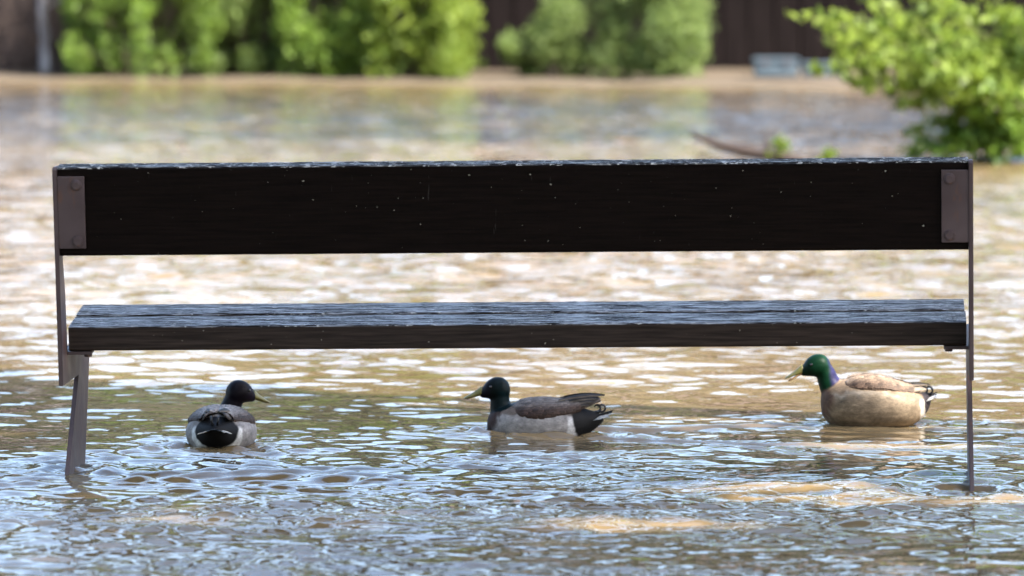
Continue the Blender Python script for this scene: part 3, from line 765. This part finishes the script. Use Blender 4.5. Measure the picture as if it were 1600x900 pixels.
    for sd in (-1, 1):
        ns, nt = 30, 12; top = []; C2 = []
        for i in range(ns):
            s = i / (ns - 1); xx = wg['x0'] + (wg['x1'] - wg['x0']) * s
            wv = math.sin(math.pi * (.015 + .98 * s) ** .62) ** .7
            wv = max(wv, .03)
            ac = wg['a0'] + (wg['a1'] - wg['a0']) * s
            free = sstep(.55, 1.0, s)
            for j in range(nt):
                t = -1 + 2 * j / (nt - 1)
                p = surf(xx, R(ac + wg['w'] * wv * t))
                tip = Vector((xx, wg['tipy'] * (1.5 - .5 * s) + .022 * wv * -t, wg['tipz'] + .03 * wv * t - .01 * (1 - s)))
                p = p.lerp(tip, float(free))
                c0 = Vector((xx, 0, np.interp(xx, stx[:, 0], stx[:, 1]))); nrm = (p - c0).normalized()
                bulge = wg['lift'] * ((1 - t * t) ** .5 * math.sin(math.pi * min(1, s * .98 + .01)) ** .6 + .12) - .002 * (s < .04)
                p = p + nrm * (bulge + .0006 * math.sin(s * 46 + t * 5))
                top.append((p, nrm, s, t))
        V_ = []; 
        for p, nrm, s, t in top: V_.append((p.x, p.y * sd, p.z))
        for p, nrm, s, t in top:
            q2 = p - nrm * (.006 if abs(t) < .99 else .002); V_.append((q2.x, q2.y * sd, q2.z))
        N = ns * nt; Q_ = []
        for i in range(ns - 1):
            for j in range(nt - 1):
                a = i * nt + j; f = (a, a + 1, a + nt + 1, a + nt); g = tuple(N + k for k in f[::-1])
                Q_ += [f, g]
            for j in (0, nt - 1):
                a = i * nt + j; Q_.append((a, a + nt, a + nt + N, a + N))
        for i in (0, ns - 1):
            for j in range(nt - 1): a = i * nt + j; Q_.append((a, a + 1, a + 1 + N, a + N))
        bm = bmesh.new(); vs = [bm.verts.new(v) for v in V_]
        for f in Q_: bm.faces.new([vs[k] for k in f])
        wme = bm_mesh('wing', bm, True)
        cols = []
        for k in range(2):
            for p, nrm, s, t in top:
                base = np.array(colours['wing']); low = np.array(colours['wing_low']); tipc = np.array(colours['wing_tip'])
                c = base * (1 - sstep(.15, -.75, t)) + low * sstep(.15, -.75, t)
                f = sstep(.68, .9, s); c = c * (1 - f) + tipc * f
                c = c * (.9 + .14 * math.sin(s * 52 + 5 * t * t + 2.2 * t) + .08 * math.sin(s * 21 - 7 * t))
                cols.append(c)
        set_col(wme, np.array(cols)); wo = link('wing', wme, M['wing'], root)
        # overlapping coverts on the wing
        fr = random.Random(seed * 7 + sd); FV = []; FQ = []; FC = []
        for i in range(1, ns - 8):
            for j in range(0, nt - 1):
                if (i + j) % 2: continue
                p, nrm, s, t = top[i * nt + j]; p2 = top[min(i + 5, ns - 1) * nt + j][0]; ps = top[i * nt + j + 1][0]
                ax = (p2 - p).normalized(); sv = (ps - p); sv = (sv - ax * sv.dot(ax)).normalized(); nn = ax.cross(sv)
                if nn.dot(nrm) < 0: nn = -nn
                Lf = fr.uniform(.024, .034) * (.8 + .5 * s); wf = fr.uniform(.0075, .0105); tone = fr.uniform(.72, 1.25); c = cols[i * nt + j] * tone; o = len(FV)
                q0 = p + nn * .0004 + Vector((0, 0, 0))
                for (a, b_, u, ed) in ((0, 0, .0, 1.), (.35, -.8, .0010, .92), (.35, .8, .0010, .92), (.35, 0, .0026, .8), (.8, -.8, .0016, 1.25), (.8, .8, .0016, 1.25), (.8, 0, .0034, .85), (1.0, 0, .0022, 1.35)):
                    v = q0 + ax * (Lf * a) + sv * (wf * b_) + nn * u; FV.append((v.x, v.y * sd, v.z)); FC.append(c * ed)
                FQ += [(o, o + 1, o + 3), (o, o + 3, o + 2), (o + 1, o + 4, o + 6), (o + 1, o + 6, o + 3), (o + 3, o + 6, o + 5), (o + 3, o + 5, o + 2), (o + 4, o + 7, o + 6), (o + 6, o + 7, o + 5)]
        fme = poly_mesh('covert_feathers', FV, FQ, False); set_col(fme, np.array(FC)); fo = link('covert_feathers', fme, M['wing'], wo); fo['kind'] = 'stuff'
    # long primary feathers lying over the rump
    for sd in (-1, 1):
        for k in range(4):
            zt = wg['tipz'] + .004; a = Vector((-.055 - .006 * k, sd * (.046 - .004 * k), zt - .004 - .010 * k)); e = Vector((wg['x1'] - .012 + .016 * k, sd * (.012 + .012 * k + (0 if sd < 0 else .006)), zt + .010 - .009 * k))
            d = (e - a); sdv = Vector((0, .75 * sd, -.65)).normalized(); nn = d.normalized().cross(sdv); V_ = []; Q_ = []
            for i in range(9):
                s = i / 8; w = .0085 * math.sin(math.pi * (.12 + .86 * s)) ** .6
                for (p_, q_) in ((-1, 0), (0, .0012), (1, 0), (0, -.0012)): V_.append(a + d * s + Vector((0, 0, .006 * math.sin(math.pi * s))) + sdv * (w * p_) + nn * q_)
            for i in range(8):
                for j in range(4): Q_.append((i * 4 + j, i * 4 + (j + 1) % 4, i * 4 + 4 + (j + 1) % 4, i * 4 + 4 + j))
            Q_ += [(0, 1, 2, 3), (35, 34, 33, 32)]
            pme = poly_mesh('primary_feather', V_, Q_)
            cc = np.array([np.array(colours['wing']) * 1.15 if (v % 4) == 2 else np.array(colours.get('primary', (.022, .018, .016))) for v in range(36)]); set_col(pme, cc)
            link('primary_feather', pme, M['wing'], root)
    # tail feathers, a slight fan; the outer ones white
    tx, tz = st[-1, 0] if st[-1, 0] < st[0, 0] else st[0, 0], None
    tz = float(np.interp(tx + .02, stx[:, 0], stx[:, 1]))
    for k in range(7):
        f = (k - 3) / 3; an = f * .42; ln = colours.get('tail_len', .085) * (1 - .12 * abs(f))
        d = Vector((-math.cos(an), math.sin(an), tail_up - .10 * abs(f))).normalized(); sdv = Vector((math.sin(an), math.cos(an), -.30 * f)).normalized(); nn = d.cross(sdv).normalized()
        o0 = Vector((tx + .038, f * .020, tz + .010 - .006 * abs(f))); V_ = []; Q_ = []
        for i in range(7):
            s = i / 6; w = (.019 if abs(f) > .8 else .0125) * math.sin(math.pi * (.18 + .80 * s)) ** .7
            for (a, b_) in ((-1, 0), (0, .0016), (1, 0), (0, -.0012)):
                p = o0 + d * (ln * s) + sdv * (w * a) + nn * (b_ + .0004 * k); V_.append(p)
        for i in range(6):
            for j in range(4): Q_.append((i * 4 + j, i * 4 + (j + 1) % 4, i * 4 + 4 + (j + 1) % 4, i * 4 + 4 + j))
        Q_ += [(0, 1, 2, 3), (27, 26, 25, 24)]
        tme = poly_mesh('tail_feather', V_, Q_); cc = colours['tail_out'] if abs(f) > .5 else colours['tail_in']
        set_col(tme, np.repeat(c3(cc), len(V_), 0)); link('tail_feather', tme, M['wing'], root)
    # curled black feathers above the tail
    for k, s in enumerate((-1, 1)):
        o0 = Vector((tx + .040, s * .007, tz + .020)); r_ = .0098 + .001 * k; tb = Tubes(); pts = []
        for i in range(16):
            a = -1.6 + i / 15 * 4.6; c = o0 + Vector((-.020 - .013 * k, 0, .004 + r_))
            pts.append(c + Vector((-math.cos(a) * r_ * 1.0, s * .001 * i / 3, math.sin(a) * r_)))
        pts = [o0, o0.lerp(pts[0], .5)] + pts
        tb.add(pts, [.0036] * 4 + [.0034] * 10 + [.0026, .002, .0014, .0006], 7)
        o = tb.build('tail_curl', M['curl'], root)
    return root

M['bill'] = mat_noise('olive_bill', (0.085, 0.08, 0.017), (0.14, 0.12, 0.025), 40, 0.42, 0.15, spec=0.5)
M['bill_low'] = mat_noise('orange_bill', (0.30, 0.16, 0.08), (0.42, 0.26, 0.12), 40, 0.45, 0.1)
M['eye'] = mat_noise('dark_eye', (0.004, 0.003, 0.003), (0.006, 0.004, 0.004), 5, 0.08, 0.0, spec=0.6)
M['curl'] = mat_noise('black_feather', (0.004, 0.004, 0.005), (0.010, 0.010, 0.012), 60, 0.45, 0.2)

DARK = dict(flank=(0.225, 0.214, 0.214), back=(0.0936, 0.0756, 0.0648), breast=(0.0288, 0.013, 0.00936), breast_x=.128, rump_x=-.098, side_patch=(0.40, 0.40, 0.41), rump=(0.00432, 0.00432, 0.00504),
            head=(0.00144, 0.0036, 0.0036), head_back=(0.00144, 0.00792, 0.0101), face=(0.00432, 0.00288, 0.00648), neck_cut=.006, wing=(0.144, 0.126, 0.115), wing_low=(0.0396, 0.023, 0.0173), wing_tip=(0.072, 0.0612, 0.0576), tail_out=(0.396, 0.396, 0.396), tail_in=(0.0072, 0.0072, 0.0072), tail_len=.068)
# middle drake, swimming left
ST2 = [(.163, .030, .012, .014, .016), (.155, .032, .042, .035, .045), (.130, .034, .072, .052, .065), (.08, .036, .094, .066, .075), (.02, .037, .102, .072, .078), (-.05, .037, .097, .068, .072), (-.10, .040, .078, .056, .060), (-.14, .045, .052, .038, .042), (-.175, .052, .026, .020, .022), (-.192, .056, .008, .007, .008)]
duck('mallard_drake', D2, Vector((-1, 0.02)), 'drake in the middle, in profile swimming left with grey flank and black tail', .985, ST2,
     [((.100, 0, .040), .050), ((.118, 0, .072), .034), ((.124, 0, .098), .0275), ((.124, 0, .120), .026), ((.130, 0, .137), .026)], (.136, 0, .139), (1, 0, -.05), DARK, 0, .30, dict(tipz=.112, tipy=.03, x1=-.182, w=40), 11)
# left drake, seen from behind with its head turned right
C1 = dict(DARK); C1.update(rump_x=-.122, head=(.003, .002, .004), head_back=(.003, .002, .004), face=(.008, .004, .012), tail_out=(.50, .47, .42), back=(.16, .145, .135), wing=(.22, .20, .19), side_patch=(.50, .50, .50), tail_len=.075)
ST1 = [(a, b_, c * 1.03, d * 1.0, e) for a, b_, c, d, e in ST2]
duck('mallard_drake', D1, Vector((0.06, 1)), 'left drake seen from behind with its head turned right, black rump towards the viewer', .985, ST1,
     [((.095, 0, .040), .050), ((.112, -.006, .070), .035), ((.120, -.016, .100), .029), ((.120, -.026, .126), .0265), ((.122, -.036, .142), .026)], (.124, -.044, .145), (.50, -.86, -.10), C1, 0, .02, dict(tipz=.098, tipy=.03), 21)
# right drake in the sun, bill open
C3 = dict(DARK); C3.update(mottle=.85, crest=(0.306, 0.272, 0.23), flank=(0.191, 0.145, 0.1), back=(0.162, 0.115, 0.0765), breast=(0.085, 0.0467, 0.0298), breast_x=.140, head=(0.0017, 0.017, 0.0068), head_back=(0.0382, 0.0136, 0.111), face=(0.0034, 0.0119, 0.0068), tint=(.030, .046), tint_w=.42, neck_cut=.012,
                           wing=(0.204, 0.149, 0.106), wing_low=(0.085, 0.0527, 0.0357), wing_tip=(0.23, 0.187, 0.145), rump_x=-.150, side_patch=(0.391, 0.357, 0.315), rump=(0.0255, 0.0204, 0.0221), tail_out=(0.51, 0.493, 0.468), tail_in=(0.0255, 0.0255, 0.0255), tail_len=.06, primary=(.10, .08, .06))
ST3 = [(.164, .075, .010, .014, .016), (.158, .074, .042, .034, .044), (.135, .071, .078, .056, .068), (.085, .067, .104, .076, .079), (.03, .066, .111, .081, .080), (-.04, .065, .104, .070, .078), (-.095, .066, .088, .052, .072), (-.135, .070, .064, .035, .056), (-.160, .076, .036, .022, .034), (-.172, .080, .010, .008, .010)]
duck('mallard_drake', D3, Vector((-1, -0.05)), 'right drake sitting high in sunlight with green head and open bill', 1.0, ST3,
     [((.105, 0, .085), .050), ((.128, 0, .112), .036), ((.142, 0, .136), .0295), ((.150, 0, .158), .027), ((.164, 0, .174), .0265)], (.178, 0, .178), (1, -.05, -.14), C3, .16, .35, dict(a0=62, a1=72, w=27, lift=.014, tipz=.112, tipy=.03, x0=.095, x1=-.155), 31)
